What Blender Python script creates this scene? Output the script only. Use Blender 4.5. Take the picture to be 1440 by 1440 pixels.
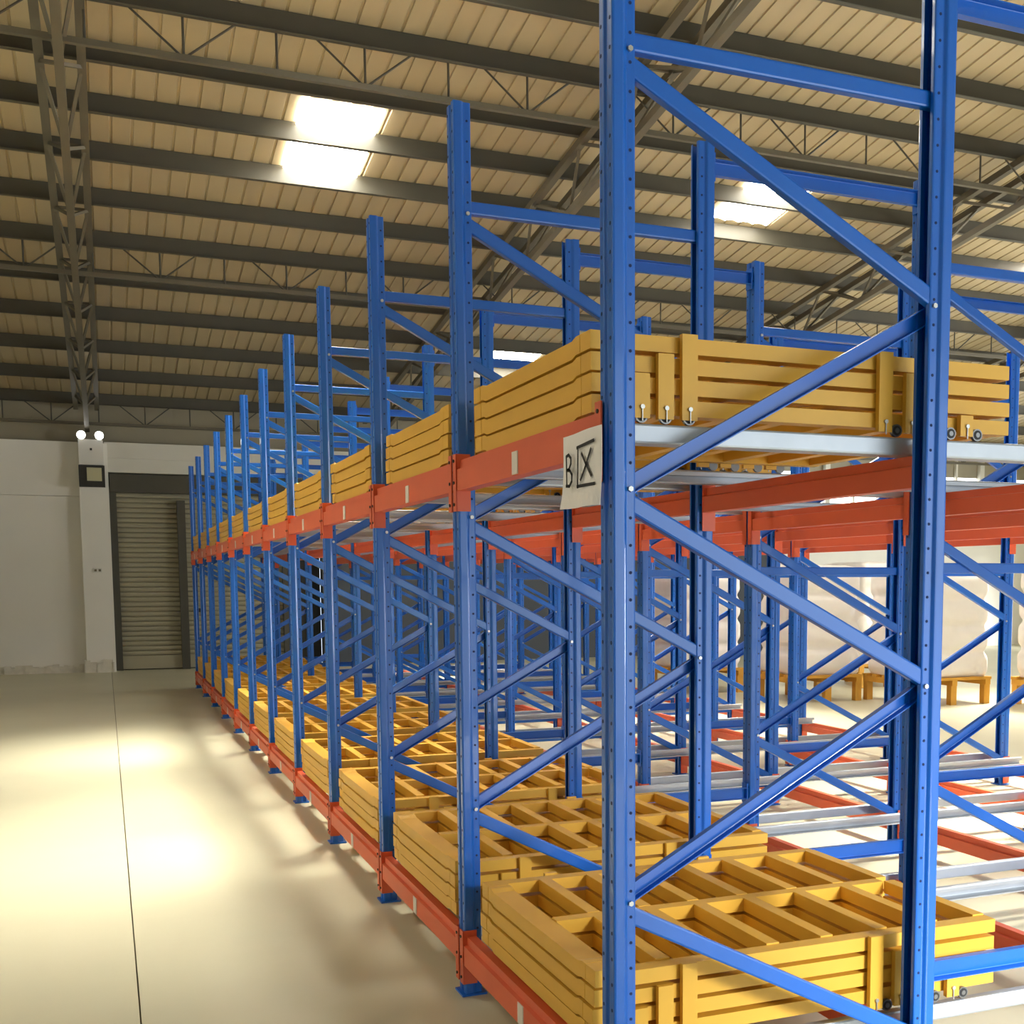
import bpy, math, random
from mathutils import Vector, Matrix

random.seed(7)
S = bpy.context.scene
COL = S.collection
for o in list(bpy.data.objects):
    bpy.data.objects.remove(o)

# ------------------------------------------------------------------ camera
CAM = (-1.2589, -2.9004, 1.5984)
YAW, PITCH, ROLL = 0.4033, -0.0964, -0.0025
F_PX, PPX, PPY = 1663.07, 860.11, 978.64        # measured on a 1440 x 1440 frame (an off-centre crop)
cam_d = bpy.data.cameras.new('camera')
cam = bpy.data.objects.new('camera', cam_d)
COL.objects.link(cam)
cam_d.sensor_width = 36.0
cam_d.lens = F_PX / 1440 * 36
cam_d.shift_x = (720 - PPX) / 1440
cam_d.shift_y = (PPY - 720) / 1440
cam_d.clip_start = 0.05
fw = Vector((math.sin(YAW) * math.cos(PITCH), math.cos(YAW) * math.cos(PITCH), math.sin(PITCH)))
rt = Vector((math.cos(YAW), -math.sin(YAW), 0))
up = rt.cross(fw)
r2 = rt * math.cos(ROLL) + up * math.sin(ROLL)
u2 = -rt * math.sin(ROLL) + up * math.cos(ROLL)
cam.matrix_world = Matrix(((r2.x, u2.x, -fw.x, CAM[0]), (r2.y, u2.y, -fw.y, CAM[1]),
                           (r2.z, u2.z, -fw.z, CAM[2]), (0, 0, 0, 1)))
S.camera = cam

# ------------------------------------------------------------------ world, daylight, exposure
SKYLIGHT = 30.0        # radiance of the translucent roof panels
DOOR_FRONT = 150.0     # daylight entering by the dock door behind the camera
DOOR_RIGHT = 1100.0    # daylight entering by the dock doors in the right wall
S.view_settings.view_transform = 'Standard'
S.view_settings.look = 'None'
S.view_settings.gamma = 1.0
S.view_settings.use_curve_mapping = False
S.view_settings.exposure = 0.3
w = bpy.data.worlds.new('world')
S.world = w
w.use_nodes = True
w.node_tree.nodes['Background'].inputs['Color'].default_value = (0.75, 0.87, 1.0, 1)
w.node_tree.nodes['Background'].inputs['Strength'].default_value = 1.5


def area(name, loc, direction, sx, sy, power, col):
    l = bpy.data.lights.new(name, 'AREA')
    l.shape = 'RECTANGLE'
    l.size, l.size_y, l.energy, l.color = sx, sy, power, col
    o = bpy.data.objects.new(name, l)
    COL.objects.link(o)
    o.location = loc
    o.rotation_euler = Vector(direction).to_track_quat('-Z', 'Z').to_euler()
    return o


area('daylight_dock_door', (5.0, -6.2, 1.7), (-0.1, 1, 0), 5.8, 3.2, DOOR_FRONT, (0.86, 0.94, 1.0))
sun = bpy.data.lights.new('sun', 'SUN')
sun.energy, sun.angle, sun.color = 8.5, math.radians(16.0), (0.96, 0.98, 1.0)
sun_o = bpy.data.objects.new('sun', sun)
COL.objects.link(sun_o)
sun_o.location = (6, -16, 12)
sun_o.rotation_euler = Vector((-0.22, 0.89, -0.39)).to_track_quat('-Z', 'Z').to_euler()
area('daylight_side_door_near', (19.9, 4.5, 2.2), (-1, 0, 0), 5.0, 4.0, DOOR_RIGHT, (0.95, 0.97, 1.0))
area('daylight_side_door_far', (19.9, 13.0, 2.2), (-1, 0, 0), 5.0, 4.0, DOOR_RIGHT * 0.35, (0.95, 0.97, 1.0))
# hazy sun coming down through the translucent roof sheets, one lamp under each sheet
SUN_DIR = (-0.26, -0.23, -1.0)
SKYLIGHTS = [(1.12, 9.40, 10.92), (6.32, 9.36, 10.72), (5.25, 16.1, 17.1), (1.12, 5.45, 6.85), (6.32, 3.9, 5.3),
             (11.5, 9.4, 10.8), (11.5, 5.45, 6.85), (-4.1, 5.45, 6.85)]
for _x, _a, _b in SKYLIGHTS:
    _y = (_a + _b) / 2
    _p = 150.0 if (_x, _a) == (6.32, 3.9) else 78.0
    _l = area('skylight_sun', (_x, _y, 4.71 + 0.13 * (20.3 - _y) - 0.06), SUN_DIR, 0.8, _b - _a, _p, (1.0, 0.94, 0.80))
    _l.data.spread = math.radians(46)


# ------------------------------------------------------------------ materials
def lin(c):
    return tuple(((v / 255) / 12.92 if v / 255 <= 0.04045 else ((v / 255 + 0.055) / 1.055) ** 2.4) for v in c)


def mat(name, rgb, rough=0.5, metal=0.0, var=0.12, scale=3.0, bump=0.0, bscale=40.0, spec=0.5, coat=0.0):
    m = bpy.data.materials.new(name)
    m.use_nodes = True
    nt = m.node_tree
    b = nt.nodes['Principled BSDF']
    c = lin(rgb)
    tc = nt.nodes.new('ShaderNodeTexCoord')
    n = nt.nodes.new('ShaderNodeTexNoise')
    n.inputs['Scale'].default_value = scale
    n.inputs['Detail'].default_value = 5
    nt.links.new(tc.outputs['Object'], n.inputs['Vector'])
    mx = nt.nodes.new('ShaderNodeMix')
    mx.data_type = 'RGBA'
    mx.inputs[6].default_value = tuple(v * (1 - var) for v in c) + (1,)
    mx.inputs[7].default_value = tuple(min(1, v * (1 + var)) for v in c) + (1,)
    nt.links.new(n.outputs['Fac'], mx.inputs[0])
    nt.links.new(mx.outputs[2], b.inputs['Base Color'])
    b.inputs['Roughness'].default_value = rough
    b.inputs['Metallic'].default_value = metal
    b.inputs['Specular IOR Level'].default_value = spec
    b.inputs['Coat Weight'].default_value = coat
    if bump:
        n2 = nt.nodes.new('ShaderNodeTexNoise')
        n2.inputs['Scale'].default_value = bscale
        nt.links.new(tc.outputs['Object'], n2.inputs['Vector'])
        bp = nt.nodes.new('ShaderNodeBump')
        bp.inputs['Strength'].default_value = bump
        bp.inputs['Distance'].default_value = 0.01
        nt.links.new(n2.outputs['Fac'], bp.inputs['Height'])
        nt.links.new(bp.outputs['Normal'], b.inputs['Normal'])
    return m


def glow(name, rgb, strength):
    m = bpy.data.materials.new(name)
    m.use_nodes = True
    b = m.node_tree.nodes['Principled BSDF']
    b.inputs['Base Color'].default_value = (0.8, 0.8, 0.8, 1)
    b.inputs['Emission Color'].default_value = tuple(rgb) + (1,)
    b.inputs['Emission Strength'].default_value = strength
    return m


M = {
    'blue': mat('blue_paint', (6, 98, 198), 0.3, var=0.10, scale=4, coat=0.15),
    'orange': mat('orange_paint', (220, 98, 60), 0.42, var=0.10, scale=4),
    'yellow': mat('yellow_paint', (224, 172, 56), 0.45, var=0.08, scale=5),
    'galv': mat('galvanised_steel', (176, 182, 188), 0.42, metal=0.55, var=0.14, scale=9),
    'zinc': mat('zinc_bolt', (190, 190, 184), 0.4, metal=0.8, var=0.05),
    'hole': mat('punched_dark', (12, 42, 92), 0.8, var=0.05),
    'concrete': mat('concrete', (205, 201, 174), 0.42, var=0.10, scale=0.9, bump=0.05, bscale=14),
    'joint': mat('joint_filler', (122, 115, 94), 0.9),
    'sheet': mat('roof_sheet', (181, 165, 131), 0.5, var=0.10, scale=1.2),
    'purlin': mat('purlin_steel', (74, 71, 60), 0.55, var=0.15, scale=3),
    'truss': mat('truss_steel', (96, 90, 74), 0.55, var=0.15, scale=3),
    'white_wall': mat('white_plaster', (236, 233, 222), 0.8, var=0.06, scale=1.2, bump=0.08, bscale=8),
    'grey_wall': mat('grey_plaster', (74, 78, 82), 0.8, var=0.08, scale=1.5),
    'clad': mat('wall_cladding', (150, 142, 120), 0.6, var=0.08, scale=2),
    'trim': mat('white_lintel', (214, 211, 198), 0.7, var=0.05, scale=2),
    'rough_base': mat('broken_plaster', (222, 216, 200), 0.95, var=0.22, scale=9, bump=0.5, bscale=30),
    'slat': mat('shutter_slat', (168, 162, 138), 0.42, metal=0.25, var=0.08, scale=3),
    'dark': mat('dark_box', (46, 44, 38), 0.6),
    'paper': mat('paper', (246, 243, 244), 0.85, var=0.02),
    'tag': mat('label_paper', (228, 222, 214), 0.8, var=0.05),
    'ink': mat('marker_ink', (34, 30, 32), 0.7, var=0.02),
    'film': mat('stretch_film', (238, 233, 226), 0.3, var=0.07, scale=6, bump=0.35, bscale=9),
    'pallet': mat('yellow_pallet', (206, 152, 52), 0.7, var=0.15, scale=8),
    'wheel': mat('wheel_steel', (120, 120, 118), 0.35, metal=0.7, var=0.1),
    'rubber': mat('black_plastic', (26, 26, 26), 0.6),
    'plastic': mat('pale_plastic', (220, 218, 208), 0.5, var=0.03),
    'lamp_off': mat('pale_panel', (190, 186, 150), 0.4, var=0.04),
    'skylight': glow('translucent_skylight', (1.0, 0.95, 0.84), SKYLIGHT),
    'window': glow('daylight_pane', (0.95, 0.98, 1.0), 2.6),
    'lamp': glow('emergency_lamp_lens', (1.0, 0.98, 0.95), 12.0),
}


# ------------------------------------------------------------------ mesh helpers
class MB:
    def __init__(self):
        self.v, self.f = [], []

    def box(self, x0, x1, y0, y1, z0, z1):
        i = len(self.v)
        self.v += [(x, y, z) for z in (z0, z1) for y in (y0, y1) for x in (x0, x1)]
        self.f += [tuple(i + k for k in q) for q in
                   ((0, 2, 3, 1), (4, 5, 7, 6), (0, 1, 5, 4), (2, 6, 7, 3), (0, 4, 6, 2), (1, 3, 7, 5))]
        return self

    def sweep(self, prof, a, b, side):
        """closed 2D profile (s, t) swept from a to b; s along `side`, t along axis x side"""
        a, b = Vector(a), Vector(b)
        ax = (b - a).normalized()
        s = Vector(side)
        s = (s - ax * s.dot(ax)).normalized()
        t = ax.cross(s)
        i, n = len(self.v), len(prof)
        for p in (a, b):
            self.v += [tuple(p + s * q[0] + t * q[1]) for q in prof]
        for k in range(n):
            j = (k + 1) % n
            self.f.append((i + k, i + j, i + n + j, i + n + k))
        self.f.append(tuple(i + k for k in reversed(range(n))))
        self.f.append(tuple(i + n + k for k in range(n)))
        return self

    def bar(self, a, b, w_, h_, side=(0, 0, 1)):
        return self.sweep([(-h_ / 2, -w_ / 2), (h_ / 2, -w_ / 2), (h_ / 2, w_ / 2), (-h_ / 2, w_ / 2)], a, b, side)

    def cyl(self, a, b, r, n=10):
        ax = (Vector(b) - Vector(a)).normalized()
        side = (0, 0, 1) if abs(ax.z) < 0.9 else (1, 0, 0)
        return self.sweep([(r * math.cos(2 * math.pi * k / n), r * math.sin(2 * math.pi * k / n)) for k in range(n)], a, b, side)

    def prism_x(self, poly, x0, x1):           # poly in (y, z)
        i, n = len(self.v), len(poly)
        for x in (x0, x1):
            self.v += [(x, p[0], p[1]) for p in poly]
        for k in range(n):
            j = (k + 1) % n
            self.f.append((i + k, i + n + k, i + n + j, i + j))
        self.f.append(tuple(i + k for k in range(n)))
        self.f.append(tuple(i + n + k for k in reversed(range(n))))
        return self

    def mesh(self, name, m, smooth=False):
        me = bpy.data.meshes.new(name)
        me.from_pydata(self.v, [], self.f)
        me.materials.append(M[m])
        if smooth:
            for p in me.polygons:
                p.use_smooth = True
        me.update()
        return me


def link(name, data, parent=None, loc=(0, 0, 0), rz=0.0):
    o = bpy.data.objects.new(name, data)
    COL.objects.link(o)
    o.location = loc
    if rz:
        o.rotation_euler = (0, 0, rz)
    if parent:
        o.parent = parent
    return o


def tag(o, label, cat, group=None):
    o['label'] = label
    o['category'] = cat
    if group:
        o['group'] = group
    return o


def struct(o, label=None):
    o['kind'] = 'structure'
    if label:
        o['label'] = label
    return o


def outline(path, th):
    """thin open polyline with rounded corners turned into a closed outline of thickness th"""
    pts = []
    P = [Vector(p) for p in path]
    for k, p in enumerate(P):
        if k in (0, len(P) - 1):
            pts.append(p)
            continue
        d0, d1 = (P[k - 1] - p), (P[k + 1] - p)
        r = min(0.0045, d0.length * 0.4, d1.length * 0.4)
        a, b = p + d0.normalized() * r, p + d1.normalized() * r
        pts += [a, (a + b) * 0.25 + p * 0.5, b]
    L, R = [], []
    for k, p in enumerate(pts):
        d = (pts[min(k + 1, len(pts) - 1)] - pts[max(k - 1, 0)]).normalized()
        n = Vector((-d.y, d.x)) * th / 2
        L.append(tuple(p + n))
        R.append(tuple(p - n))
    return L + R[::-1]


ORD = ['first', 'second', 'third', 'fourth', 'fifth', 'sixth', 'seventh', 'eighth', 'ninth', 'tenth', 'eleventh', 'twelfth']

# ------------------------------------------------------------------ setting: floor
YB = 20.3                                   # inner face of the far wall
X0, X1, Y0 = -7.0, 20.0, -6.0
base = struct(link('floor', MB().box(X0 - .2, X1 + .2, Y0 - .2, YB + .6, -0.12, -0.02).mesh('floor', 'joint')),
              'pale concrete warehouse floor with a straight joint along the aisle')
xs = [X0, -1.2, 5.9, 13.0, X1]
for a, b in zip(xs[:-1], xs[1:]):
    link('slab', MB().box(a + .003, b - .003, Y0, YB + .5, -0.03, 0.0).mesh('slab', 'concrete'), base)

# ------------------------------------------------------------------ setting: roof
RS, RZ = 0.13, 4.71


def rz(y):                                   # underside of the purlins
    return RZ + RS * (YB - y)


PD = 0.195                                    # purlin depth
ceil = struct(link('ceiling', None), 'sloping tan corrugated steel roof on dark purlins and lattice rafters')
prof = []
for k in range(5):
    x = k * 0.2
    prof += [(x, 0), (x + .165, 0), (x + .172, .014), (x + .193, .014)]
prof.append((1.0, 0))
sv, sf = [], []
for y in (Y0 - .1, YB + .55):
    sv += [(p[0], y, rz(y) + PD + 0.004 + p[1]) for p in prof]
n = len(prof)
for k in range(n - 1):
    sf.append((k, k + 1, n + k + 1, n + k))
sheet_me = bpy.data.meshes.new('roof_sheet')
sheet_me.from_pydata(sv, [], sf)
sheet_me.materials.append(M['sheet'])
for k in range(int(X1 - X0) + 1):
    link('roof_sheet', sheet_me, ceil, (X0 + k, 0, 0))
PY = [8.98, 9.89, 10.86, 11.95, 13.12, 14.37, 15.75, 17.23, 18.74, 20.2]
PY = [8.98 - 0.93 * k for k in range(15, 0, -1)] + PY
pz = outline([(-.005, .055), (0, .065), (0, 0), (.195, 0), (.195, -.065), (.19, -.065)], 0.006)
pm = MB().sweep([(q[0], q[1]) for q in pz], (X0, 0, 0), (X1 + .3, 0, 0), (0, 0, 1)).mesh('purlin', 'purlin')
for y in PY:
    link('purlin', pm, ceil, (0, y, rz(y)))


def tie_truss(i):
    y, y2 = PY[i], PY[i]
    zt, zb = rz(y) + .02, rz(y) - .33
    t = link('tie_truss', MB().bar((X0, y, zb), (X1, y, zb), .05, .05).mesh('tie_truss', 'truss'), ceil)
    m = MB()
    st = .76
    k = 0
    x = X0 + .45
    while x < X1:
        m.cyl((x, y, zb), (x, y, zt), .011, 6)
        if k % 2 == 0:
            m.cyl((x, y, zb), (x - st * .57, y, zt), .010, 6)
            m.cyl((x, y, zb), (x + st * .57, y, zt), .010, 6)
        k += 1
        x += st
    o = link('web_bars', m.mesh('web_bars', 'purlin'), t)
    o['kind'] = 'stuff'


for i in (14 - 5, 14, 19, 24):
    tie_truss(i)


def rafter(xc):
    ya, yb = Y0, YB
    t = link('rafter_truss', None, ceil)
    ch = {'a': (xc - .17, .02), 'b': (xc, -.36), 'c': (xc + .17, .02)}
    for x, dz in ch.values():
        link('chord', MB().bar((x, ya, rz(ya) + dz - .06), (x, yb, rz(yb) + dz - .06), .075, .075).mesh('chord', 'truss'), t)
    m = MB()
    y, k = ya, 0
    while y < yb - 1.5:
        for s in (-.17, .17):
            lo = (xc, y + .75, rz(y + .75) - .42)
            m.bar((xc + s, y, rz(y) - .04), lo, .03, .03)
            m.bar((xc + s, y + 1.5, rz(y + 1.5) - .04), lo, .03, .03)
        m.bar((xc - .17, y, rz(y) - .04), (xc + .17, y, rz(y) - .04), .03, .03)
        y += 1.5
    o = link('web_bars', m.mesh('web_bars', 'truss'), t)
    o['kind'] = 'stuff'


for xc in (-1.43, 3.65, 8.55, 13.6):
    rafter(xc)

# skylights: translucent sheets let into the roof between purlins
WHERE = ['over the aisle side of the rack, between two lattice rafters', 'over the floor beyond the rack', 'near the far wall',
         'above the near bays of the rack', 'above the right half of the rack', 'above the wrapped pallet loads',
         'toward the side doors', 'above the open floor left of the aisle']
for k, ((x, ya, yb), where) in enumerate(zip(SKYLIGHTS, WHERE)):
    m = MB()
    for j in range(4):
        xa = x - .4 + j * .2
        pf = [(xa, 0), (xa + .06, .02), (xa + .14, .02), (xa + .2, 0)]
        i = len(m.v)
        for y in (ya, yb):
            m.v += [(p[0], y, rz(y) + PD - .022 + p[1]) for p in pf]
        m.f += [(i + q, i + 4 + q, i + 5 + q, i + 1 + q) for q in range(3)]
    o = struct(link('window_%d' % (k + 1), m.mesh('skylight', 'skylight')),
               'bright translucent skylight sheet in the roof ' + where)

# ------------------------------------------------------------------ setting: walls
wb = struct(link('wall_back', MB().box(2.6, 12.5, YB, YB + .25, 0, 4.1).mesh('wall_back', 'grey_wall')),
            'far end wall with white lower panels and brown cladding above')
link('wall_panel', MB().box(X0, -1.15, YB, YB + .25, 0, 3.12).mesh('wall_panel', 'white_wall'), wb)
link('wall_panel', MB().box(X0, -1.60, YB - .05, YB + .25, 3.125, 4.07).mesh('wall_panel', 'white_wall'), wb)
link('cladding', MB().box(X0, X1, YB + .1, YB + .3, 4.07, 5.2).mesh('cladding', 'clad'), wb)
link('wall_panel', MB().box(12.5, X1, YB, YB + .25, 0, 3.3).mesh('wall_panel', 'white_wall'), wb)
link('pilaster', MB().box(-1.60, -1.12, YB - .16, YB + .34, 0, 4.05).mesh('pilaster', 'white_wall'), wb)
m = MB()
for (xa, xb, d, h) in ((X0, -1.62, .05, .16), (-1.64, -1.15, .2, .24)):
    x = xa
    while x < xb - .01:
        x2 = min(xb, x + random.uniform(.05, .11))
        m.box(x, x2, YB - d - random.uniform(0, .03), YB + .02, 0, h * random.uniform(.65, 1.0))
        x = x2
struct(link('baseboard_back', m.mesh('baseboard_back', 'rough_base')), 'crumbling pale plaster plinth at the foot of the far wall')
struct(link('trim_1', MB().box(-1.12, 12.5, YB - .1, YB + .36, 3.56, 4.08).box(-1.17, 12.5, YB - .13, YB - .1, 3.80, 4.08)
            .mesh('trim_1', 'trim')), 'white lintel beam above the grey roller shutter')
struct(link('wall_left', MB().box(X0 - .25, X0, Y0, YB + .3, 0, 9.0).mesh('wall_left', 'white_wall')))
wr = struct(link('wall_right', MB().box(X1, X1 + .25, Y0, 2.0, 0, 9).box(X1, X1 + .25, 7.0, 10.5, 0, 9).box(X1, X1 + .25, 15.5, YB + .3, 0, 9)
                 .box(X1, X1 + .25, 2.0, 7.0, 4.2, 9).box(X1, X1 + .25, 10.5, 15.5, 4.2, 9).mesh('wall_right', 'white_wall')))
struct(link('wall_front', MB().box(X0, 2.0, Y0 - .25, Y0, 0, 9.2).box(8.0, X1, Y0 - .25, Y0, 0, 9.2).box(2.0, 8.0, Y0 - .25, Y0, 3.4, 9.2)
            .mesh('wall_front', 'white_wall')))
# strip windows high in the far wall
k = 9
x = 12.6
while x < X1 - .3:
    wd = struct(link('window_%d' % k, MB().box(x, x + 1.35, YB + .12, YB + .14, 3.36, 4.55).mesh('pane', 'window')),
                'bright strip window high in the far wall')
    link('window_frame', MB().box(x - .06, x, YB - .02, YB + .2, 3.3, 4.6).box(x + 1.35, x + 1.41, YB - .02, YB + .2, 3.3, 4.6)
         .box(x, x + 1.35, YB - .02, YB + .2, 3.3, 3.36).box(x, x + 1.35, YB - .02, YB + .2, 4.55, 4.6)
         .box(x + .65, x + .70, YB + .02, YB + .16, 3.36, 4.55).mesh('window_frame', 'trim'), wd)
    k += 1
    x += 1.47

# roller shutter
d1 = struct(link('door_1', MB().box(-1.15, 2.6, YB + .3, YB + .34, 0, 3.6).mesh('door_1', 'dark')),
            'closed grey roller shutter door in the far wall')
sl = MB().prism_x([(0, 0), (-.018, .012), (-.026, .045), (-.018, .078), (0, .088)], -1.02, 1.9).mesh('slat', 'slat')
zz = .26
while zz < 3.15:
    link('slat', sl, d1, (0, YB + .27, zz))
    zz += .09
link('bottom_rail', MB().box(-1.02, 1.9, YB + .2, YB + .29, .02, .26).mesh('bottom_rail', 'slat'), d1)
link('guide', MB().box(-1.15, -1.0, YB + .12, YB + .3, 0, 3.3).mesh('guide', 'purlin'), d1)
link('guide', MB().box(1.88, 2.05, YB + .12, YB + .3, 0, 3.3).mesh('guide', 'purlin'), d1)
link('shutter_box', MB().box(-1.1, 2.3, YB + .02, YB + .3, 3.22, 3.54).mesh('shutter_box', 'purlin'), d1)
link('lock_bar', MB().box(.28, .42, YB + .2, YB + .25, 1.05, 1.12).mesh('lock_bar', 'dark'), d1)
link('edge_post', MB().box(.02, .16, YB + .1, YB + .24, 0, 3.1).mesh('edge_post', 'purlin'), d1)

# things fixed to the pilaster
e = tag(link('emergency_light', None, None, (-1.385, YB - .16, 3.66)), 'white twin-lamp emergency light on the pilaster beside the shutter', 'emergency light')
link('body', MB().box(-.20, .20, -.10, 0, 0, .44).mesh('body', 'plastic'), e)
for s in (-1, 1):
    hd = link('lamp_head', MB().cyl((s * .145, -.04, .53), (s * .145, -.12, .51), .075, 14).mesh('lamp_head', 'plastic'), e)
    link('lens', MB().cyl((s * .145, -.121, .51), (s * .145, -.128, .508), .068, 14).mesh('lens', 'lamp'), hd)
    link('neck', MB().box(s * .145 - .02, s * .145 + .02, -.06, -.02, .42, .48).mesh('neck', 'plastic'), hd)
link('indicator', MB().box(-.015, .02, -.104, -.1, .25, .29).mesh('indicator', 'dark'), e)
e = tag(link('control_box', None, None, (-1.385, YB - .16, 3.28)), 'dark square box with a pale panel below the emergency light', 'control box')
link('housing', MB().box(-.21, .21, -.13, 0, 0, .37).mesh('housing', 'dark'), e)
link('panel', MB().box(-.08, .16, -.14, -.13, .10, .33).mesh('panel', 'lamp_off'), e)
e = tag(link('wall_socket', None, None, (-1.36, YB - .16, 1.78)), 'small double wall socket plate on the pilaster', 'socket')
link('plate', MB().box(-.07, .07, -.012, 0, 0, .08).mesh('plate', 'plastic'), e)
for s in (-.035, .035):
    link('outlet', MB().box(s - .02, s + .02, -.016, -.012, .02, .06).mesh('outlet', 'joint'), e)

# ------------------------------------------------------------------ rack
B = 1.46                                     # bay
NF = 12                                      # frames along the aisle
H = 3.33
ROWS = (('front', 0.0), ('middle', 2.09), ('rear', 4.18))
post_path = [(.033, -.018), (.033, -.033), (.006, -.033), (-.002, -.043), (-.033, -.043), (-.033, -.014), (-.026, -.009),
             (-.026, .009), (-.033, .014), (-.033, .043), (-.002, .043), (.006, .033), (.033, .033), (.033, .018)]
ol = outline([Vector(p) for p in post_path], .003)


def post_mesh(flip):
    m = MB()
    s = -1 if flip else 1
    pr = [(p[0] * s, p[1]) for p in ol]
    m.sweep(pr, (0, 0, 0.008), (0, 0, H), (1, 0, 0))
    return m.mesh('post', 'blue')


def hole_mesh(flip):
    m = MB()
    s = -1 if flip else 1
    z = .12
    while z < H - .05:
        for yy in (-.0349, .0349):
            sg = -1 if yy < 0 else 1
            m.cyl((.019 * s, yy - sg * .001, z), (.019 * s, yy + sg * .0006, z), .0046, 6)
        for yy in (-.029, .029):
            m.cyl((-.0345 * s, yy, z + .03), (-.0352 * s, yy, z + .03), .0055, 6)
        z += .0715
    return m.mesh('slot_holes', 'hole')


PM = {f: post_mesh(f) for f in (False, True)}
HM = {f: hole_mesh(f) for f in (False, True)}
FM = MB().box(-.05, .05, -.052, .052, 0, .008).mesh('base_plate', 'blue')
cch = outline([Vector(p) for p in ((-.022, .026), (-.022, 0), (.022, 0), (.022, .026))], .003)
NODES = [2.94, 2.39, 1.84, 1.285, .73, .18]


def brace_mesh(a, b, open_front, name):
    m = MB()
    sgn = -1 if open_front else 1
    ax = (Vector(b) - Vector(a)).normalized()
    side = Vector((0, 1, 0)).cross(ax)
    # profile t axis = ax x side; make it point to +y (open to the back) or -y (open to the camera)
    t = ax.cross(side)
    if t.y * sgn < 0:
        side = -side
    pr = cch
    m.sweep(pr, a, b, side)
    return m.mesh(name, 'blue')


def frame_parts():
    P = []
    x0, x1 = .012, .988
    P.append(('horizontal_brace', brace_mesh((x0, -.012, NODES[0] + .03), (x1, -.012, NODES[0] + .03), False, 'horizontal_brace')))
    for k in range(5):
        a = (x0 if k % 2 == 0 else x1, 0, NODES[k])
        b = (x1 if k % 2 == 0 else x0, 0, NODES[k + 1])
        fall = k % 2 == 0
        yy = -.030 if fall else .028
        a = (a[0], yy, a[2] - (.03 if fall else 0.02))
        b = (b[0], yy, b[2] + (.02 if fall else -.0))
        if not fall:
            P.append(('diagonal_brace', brace_mesh(a, b, True, 'diagonal_brace')))
        else:
            P.append(('diagonal_brace', brace_mesh(a, b, False, 'diagonal_brace')))
    return P


FP = frame_parts()
bm = MB()
for k, z in enumerate(NODES):
    x = .018 if k % 2 == 0 else .982
    bm.cyl((x, -.0345, z), (x, -.042, z), .0075, 6)
    bm.cyl((x, .0345, z), (x, .042, z), .0075, 6)
BOLT = bm.mesh('node_bolts', 'zinc')
MIDH = brace_mesh((.012, -.012, 1.655), (.988, -.012, 1.655), False, 'horizontal_brace')
LOWH = brace_mesh((.012, -.012, .155), (.988, -.012, .155), False, 'horizontal_brace')
for row, xr in ROWS:
    for k in range(NF):
        f = tag(link('upright_frame', None, None, (xr, k * B, 0)),
                'blue braced upright frame, %s of the %s row counted from the paper sign' % (ORD[k], row),
                'rack frame', 'upright frames of the pallet rack')
        for fl, xp in ((False, 0.0), (True, 1.0)):
            p = link('post', PM[fl], f, (xp, 0, 0))
            hh = link('slot_holes', HM[fl], p)
            hh['kind'] = 'stuff'
            link('base_plate', FM, p)
        for nme, me in FP:
            link(nme, me, f)
        if row != 'front':
            link('horizontal_brace', MIDH, f)
            link('horizontal_brace', LOWH, f)
        bo = link('node_bolts', BOLT, f)
        bo['kind'] = 'stuff'

# row spacers between the frames of one line
sp = MB()
sp.sweep(outline([Vector(p) for p in ((-.03, .03), (-.03, 0), (.03, 0), (.03, .03))], .003), (.042, 0, 0), (1.048, 0, 0), (0, 0, 1))
SPM = sp.mesh('bar', 'blue')
ENDM = [MB().box(a, a + .008, -.03, .03, -.055, .055).mesh('end_plate', 'blue') for a in (.0365, 1.0455)]
for (nm, xr) in (('front and middle', 1.0), ('middle and rear', 3.09)):
    for k in range(NF):
        for lev, z in (('top', 3.24), ('bottom', .40)):
            o = tag(link('row_spacer', None, None, (xr, k * B, z)),
                    'blue %s spacer joining %s frames, %s frame line from the paper sign' % (lev, nm, ORD[k]),
                    'rack spacer', 'row spacers of the pallet rack')
            link('bar', SPM, o)
            for q in ENDM:
                link('end_plate', q, o)


# beams --------------------------------------------------------------
def beam_meshes(hh, back=False):
    y0, y1 = .0515, B - .0515
    b_ = MB().sweep([(.014, -hh), (.05, -hh), (.05, 0), (0, 0), (0, -hh + .034), (.014, -hh + .03)], (0, y0, 0), (0, y1, 0), (1, 0, 0))
    # stepped box beam; front face at x = 0, step to the back
    body = b_.mesh('box_section', 'orange')
    con = []
    for s in (0, 1):
        m = MB()
        yy = y0 if s == 0 else y1
        sg = -1 if s == 0 else 1
        m.box(-.002 if back else -.004, .0525, min(yy, yy + sg * .005), max(yy, yy + sg * .005), -.075, .135)
        m.box(*((.052, .056) if back else (-.004, .001)), min(yy, yy + sg * .040), max(yy, yy + sg * .040), -.075, .135)
        con.append(m.mesh('end_connector', 'orange'))
    return body, con


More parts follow.
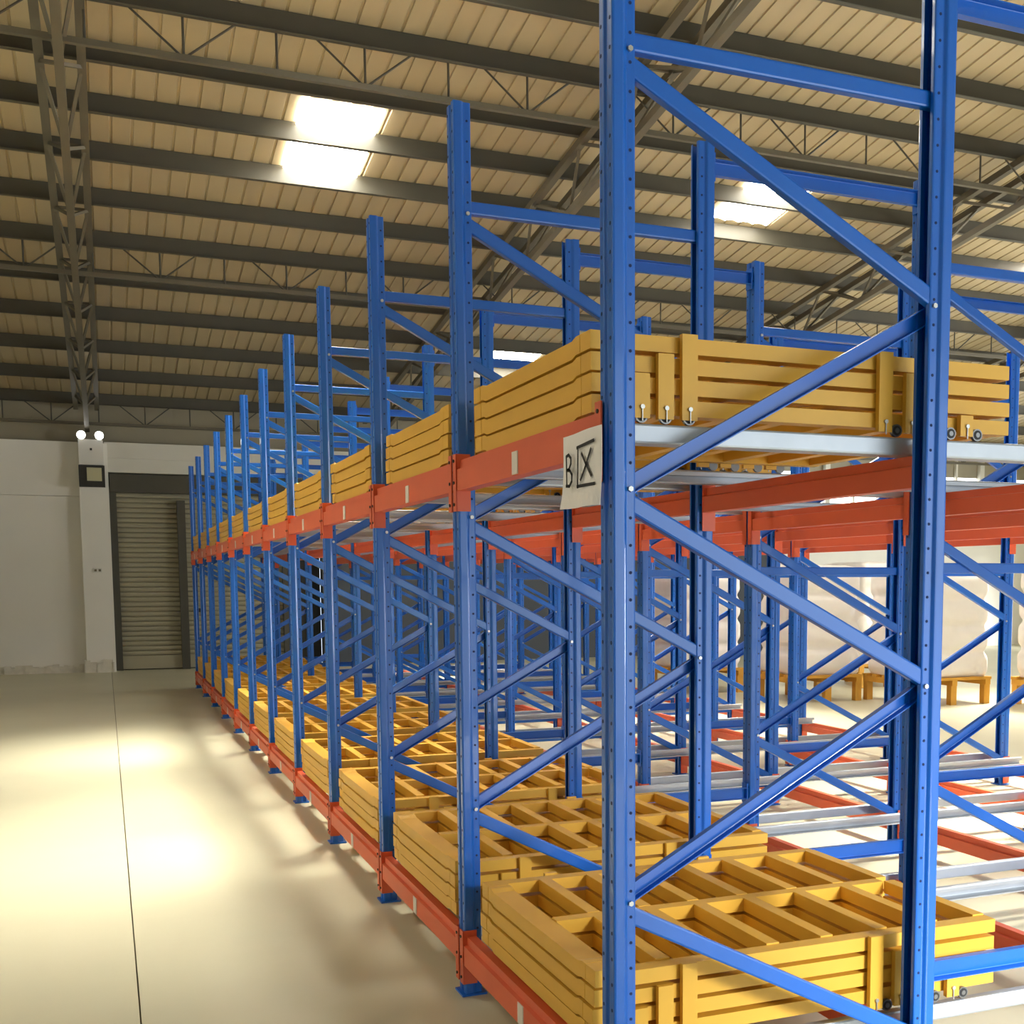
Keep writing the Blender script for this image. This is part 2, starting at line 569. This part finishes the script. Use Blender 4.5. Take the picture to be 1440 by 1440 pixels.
BODY, CON = beam_meshes(.112)
BODY2, CON2 = beam_meshes(.097)
BODY3, CON3 = beam_meshes(.097, True)
TAG = MB().box(-.003, .0, .70, .755, .004, .076).mesh('label_tag', 'tag')
SAFE = MB()
for s in (.03, B - .03):
    for z in (-.05, .03, .11):
        SAFE.cyl((-.0035, s, z), (-.008, s, z), .006, 6)
SAFE = SAFE.mesh('hook_pins', 'dark')
LEVELS = (('lower', .125, .190), ('upper', 1.935, 1.976))     # name, front beam, underside of the rails
BX = [('front edge', -.042), ('second line', .985), ('third line', 2.05), ('fourth line', 3.075), ('fifth line', 4.14), ('rear edge', 5.165)]
for lev, z, rb in LEVELS:
    for bi, (bn, bx) in enumerate(BX):
        drop = 0 if bi == 0 else rb - .0995 - z
        for k in range(NF - 1):
            o = tag(link('rack_crossbar', None, None, (bx, k * B, z + drop)),
                    'orange crossbar, %s level, %s of the rack, %s bay from the paper sign' % (lev, bn, ORD[k]),
                    'rack crossbar', 'orange crossbars of the pallet rack')
            link('box_section', BODY if bi == 0 else BODY2, o)
            for c in (CON if bi == 0 else CON3 if bi % 2 else CON2):
                link('end_connector', c, o)
            if bi == 0:
                t_ = link('label_tag', TAG, o)
                t_['label'] = 'small white paper label on the beam'
                hp = link('hook_pins', SAFE, o)
                hp['kind'] = 'stuff'

# rails --------------------------------------------------------------
rp = outline([Vector(p) for p in ((.03, .0), (-.03, .0), (-.03, .05), (.0, .05), (.0, .03))], .004)


def rail_mesh(m_):
    m = MB()
    m.sweep([(q[0] * m_, q[1]) for q in rp], (.014, 0, 0), (5.2, 0, 0), (0, 1, 0))
    return m.mesh('channel', 'galv')


RM = {s: rail_mesh(s) for s in (1, -1)}
STOP = MB().box(.01, .02, -.03, .03, -.005, .055).mesh('end_stop', 'galv')
rail_z = {}
for lev, z, rb in LEVELS:
    for k in range(NF - 1):
        for side, off in (('sign', .118), ('shutter', B - .208)):
            sgn = 1 if side == 'sign' else -1
            o = tag(link('cart_rail', None, None, (0, k * B + off, rb)),
                    'galvanised cart rail, %s side of the %s lane, %s bay from the paper sign' % (side, lev, ORD[k]),
                    'rail', 'galvanised lane rails')
            link('channel', RM[sgn], o)
            link('end_stop', STOP, o)

# carts --------------------------------------------------------------
LAY = .057                                   # nesting pitch
CY0, CY1 = .135, B - .225
CL = 1.40
HP, HM_ = .0495, .0415
E0, E1 = CY0 + .078, CY1 - .078
front_poly = [(E0, .0), (E0 + .03, .0), (E0 + .06, -.008), (E1 - .06, -.008), (E1 - .03, 0), (E1, 0),
              (E1, HP), (E1 - .03, HP), (E1 - .06, HM_), (E0 + .06, HM_), (E0 + .03, HP), (E0, HP)]
ym = (CY0 + CY1) / 2
fm_ = MB().prism_x(front_poly, -.02, .06).mesh('front_plate', 'yellow')
tabm = [MB().box(-.0205, .06, a, a + .074, 0, HP).mesh('end_block', 'yellow') for a in (CY0, CY1 - .074)]
side_me = [MB().box(.06, CL, CY0 - .02, CY0 + .035, .0, .043).mesh('side_rail', 'yellow'),
           MB().box(.06, CL, CY1 - .035, CY1 + .02, .0, .043).mesh('side_rail', 'yellow')]
mid_me = MB().box(.06, CL - .05, ym - .025, ym + .025, .0, .046).mesh('centre_rail', 'yellow')
bar_me = [MB().box(-.022, .022, CY0 + .035, ym - .025, .002, .048).mesh('cross_bar', 'yellow'),
          MB().box(-.022, .022, ym + .025, CY1 - .035, .002, .048).mesh('cross_bar', 'yellow')]
BARX = [.21, .40, .585, .78, .985, 1.185, CL - .025]
wheel_me = MB().cyl((0, -.006, 0), (0, .006, 0), .019, 16).cyl((0, -.0085, 0), (0, -.006, 0), .008, 8).mesh('wheel', 'wheel')
tyre_me = MB().cyl((0, -.0072, 0), (0, -.006, 0), .0145, 16).mesh('bearing_ring', 'rubber')
LEGX = {3: (.26, .915), 2: (.185, 1.01), 1: (.11, 1.112), 0: (.048, 1.215)}


def leg_mesh(h):
    m = MB().box(-.024, .024, -.009, .009, -h, HP)
    return m.mesh('leg', 'yellow')


leg_me = {i: leg_mesh(i * LAY + .014) for i in range(4)}
legbolt = MB().cyl((0, -.009, 0), (0, -.015, 0), .0065, 8).cyl((0, -.012, -.038), (0, -.012, -.006), .0022, 6).mesh('axle_bolt', 'zinc')
# merged cart for bays too far away to show its pieces
far = MB()
far.prism_x(front_poly, -.02, .06).box(-.0205, .06, CY0, CY0 + .074, 0, HP).box(-.0205, .06, CY1 - .074, CY1, 0, HP).box(.06, CL, CY0 - .02, CY0 + .035, 0, .043).box(.06, CL, CY1 - .035, CY1 + .02, 0, .043)
far.box(.06, CL - .05, ym - .025, ym + .025, 0, .046)
for x in BARX:
    far.box(x - .022, x + .022, CY0 + .035, CY1 - .035, .002, .048)
FAR = far.mesh('push_back_cart', 'yellow')
CZ0 = {'lower': .272, 'upper': 2.057}
POS = ['bottom', 'third from top', 'second from top', 'top']
for lev in ('lower', 'upper'):
    for k in range(NF - 1):
        for i in range(4):
            lab = 'yellow cart, %s of the %s level stack, %s bay from the paper sign' % (POS[i], lev, ORD[k])
            loc = (random.uniform(-.004, .004), k * B + random.uniform(-.003, .003), CZ0[lev] + i * LAY)
            grp = 'nested yellow push-back carts'
            if k >= 5:
                tag(link('push_back_cart', FAR, None, loc), lab, 'cart', grp)
                continue
            c = tag(link('push_back_cart', None, None, loc), lab, 'cart', grp)
            fp = link('front_plate', fm_, c)
            for q in tabm:
                link('end_block', q, c)
            for s in side_me:
                link('side_rail', s, c)
            link('centre_rail', mid_me, c)
            for x in BARX:
                for b_ in bar_me:
                    link('cross_bar', b_, c, (x, 0, 0))
            for lx in LEGX[i]:
                for yy, sg in ((CY0 - .036, 0), (CY1 + .036, math.pi)):
                    lg = link('leg', leg_me[i], c, (lx, yy, 0), sg)
                    wz = -i * LAY - .008
                    link('axle_bolt', legbolt, lg, (0, 0, wz + .024))
                    wl = link('wheel', wheel_me, c, (lx + (.044 if lx > .5 else .0), yy, wz), sg)
                    link('bearing_ring', tyre_me, wl)

# ------------------------------------------------------------------ paper sign
sg = tag(link('paper_sign', None, None, (-.062, -.035, 1.80)), 'white paper sheet with handwritten marker lettering taped to the orange beam', 'sign')
pv, pf = [], []
NX, NZ = 8, 6
for j in range(NZ + 1):
    for i in range(NX + 1):
        y = .285 * i / NX
        z = .2 * j / NZ
        curl = -.022 * max(0, (1 - z / .2) - .45) ** 2 * (1 + math.sin(i * .9)) - .004 * math.sin(y * 20)
        pv.append((curl, y, z + .012 * (1 - i / NX) * (j / NZ - .5) * .4))
for j in range(NZ):
    for i in range(NX):
        a = j * (NX + 1) + i
        pf.append((a, a + NX + 1, a + NX + 2, a + 1))
me = bpy.data.meshes.new('sheet')
me.from_pydata(pv, [], pf)
me.materials.append(M['paper'])
sh = link('sheet', me, sg)
so = sh.modifiers.new('thickness', 'SOLIDIFY')
so.thickness = .0006


def stroke(name, pts, wd=.0085):
    """marker stroke on the sheet; pts in (u, v), u to the reader's right (towards -y), v up"""
    m = MB()
    P = [Vector((-.0085, .285 - p[0] - .018, p[1])) for p in pts]
    for a, b in zip(P[:-1], P[1:]):
        ex = (b - a).normalized() * wd * .3
        m.bar(a - ex, b + ex, wd, .0008, (1, 0, 0))
    link(name, m.mesh(name, 'ink'), sg)


stroke('letter_b', [(.035, .062), (.032, .142)])
arc = [(.032, .142), (.05, .145), (.066, .135), (.066, .12), (.052, .106), (.038, .104)]
stroke('letter_b', arc)
stroke('letter_b', [(.038, .104), (.058, .102), (.074, .090), (.072, .072), (.055, .060), (.03, .062)])
stroke('character', [(.232, .166), (.112, .158)])
stroke('character', [(.120, .160), (.116, .052)])
stroke('character', [(.112, .055), (.236, .054)])
stroke('character', [(.138, .070), (.17, .10), (.212, .146)])
stroke('character', [(.146, .140), (.176, .11), (.214, .076)])

# ------------------------------------------------------------------ wrapped loads beyond the rack


def wrapped(name, loc, sx, sy, h, seed, label, rzv=0.0):
    rnd = random.Random(seed)
    v, f = [], []
    nu, nv = 96, 48
    rows = 4
    for j in range(nv + 1):
        z = h * j / nv
        for i in range(nu):
            a = 2 * math.pi * i / nu
            ca, sa = math.cos(a), math.sin(a)
            e = .16
            x = math.copysign(abs(ca) ** e, ca)
            y = math.copysign(abs(sa) ** e, sa)
            seam = math.exp(-((math.sin(2 * a + .25 * math.sin(9 * z + seed))) / .16) ** 2)
            bulge = 1 - .06 * abs(math.cos(math.pi * rows * z / h + .3 * math.sin(2 * a + seed))) ** 8 - .05 * seam + .015 * math.sin(3 * a + seed) - .03 * (z / h) ** 3
            k = bulge + rnd.uniform(-.002, .002)
            v.append((x * sx / 2 * k, y * sy / 2 * k, z))
    for j in range(nv):
        for i in range(nu):
            i2 = (i + 1) % nu
            f.append((j * nu + i, j * nu + i2, (j + 1) * nu + i2, (j + 1) * nu + i))
    top = len(v)
    for i in range(nu):
        p = v[nv * nu + i]
        v.append((p[0] * .75, p[1] * .75, h + .03))
    v.append((0, 0, h + .045))
    for i in range(nu):
        i2 = (i + 1) % nu
        f.append((nv * nu + i, nv * nu + i2, top + i2, top + i))
        f.append((top + i, top + i2, top + nu))
    f.append(tuple(reversed(range(nu))))
    me = bpy.data.meshes.new(name)
    me.from_pydata(v, [], f)
    me.materials.append(M['film'])
    for p in me.polygons:
        p.use_smooth = True
    o = link(name, me, None, loc, rzv)
    tag(o, label, 'pallet load', 'film-wrapped loads beyond the rack')
    return o


def pallet(loc, sx, sy, label, rzv=0.0):
    p = tag(link('steel_pallet', None, None, loc, rzv), label, 'pallet', 'yellow pallets beyond the rack')
    z = .32
    for k in range(6):
        y = -sy / 2 + .05 + k * (sy - .1) / 5
        link('deck_board', MB().box(-sx / 2, sx / 2, y - .045, y + .045, z, z + .035).mesh('deck_board', 'pallet'), p)
    for x in (-sx / 2 + .06, 0, sx / 2 - .06):
        link('stringer', MB().box(x - .04, x + .04, -sy / 2, sy / 2, z - .07, z).mesh('stringer', 'pallet'), p)
        for y in (-sy / 2 + .06, sy / 2 - .06):
            link('leg', MB().box(x - .045, x + .045, y - .045, y + .045, 0, z - .07).mesh('leg', 'pallet'), p)


LO = [(7.55, 10.9, 1.0, 1.1, 1.42, 'second from the rear of the rack'), (8.75, 9.9, 1.15, 1.15, 1.38, 'between two other wrapped loads'),
      (10.2, 8.6, 1.2, 1.2, 1.42, 'with a smooth bulging front'), (6.7, 12.6, 1.0, 1.1, 1.35, 'closest to the rear of the rack'),
      (9.6, 12.4, 1.1, 1.1, 1.5, 'behind the first row of loads')]
for k, (x, y, sx, sy, h, wh) in enumerate(LO):
    pallet((x, y, 0), sx + .04, sy + .04, 'yellow pallet on short legs under the wrapped load ' + wh, .05 * (k % 3 - 1))
    wrapped('wrapped_load', (x, y, .356), sx, sy, h, k + 3, 'white film-wrapped stack of sacks on a yellow pallet, ' + wh, .05 * (k % 3 - 1))
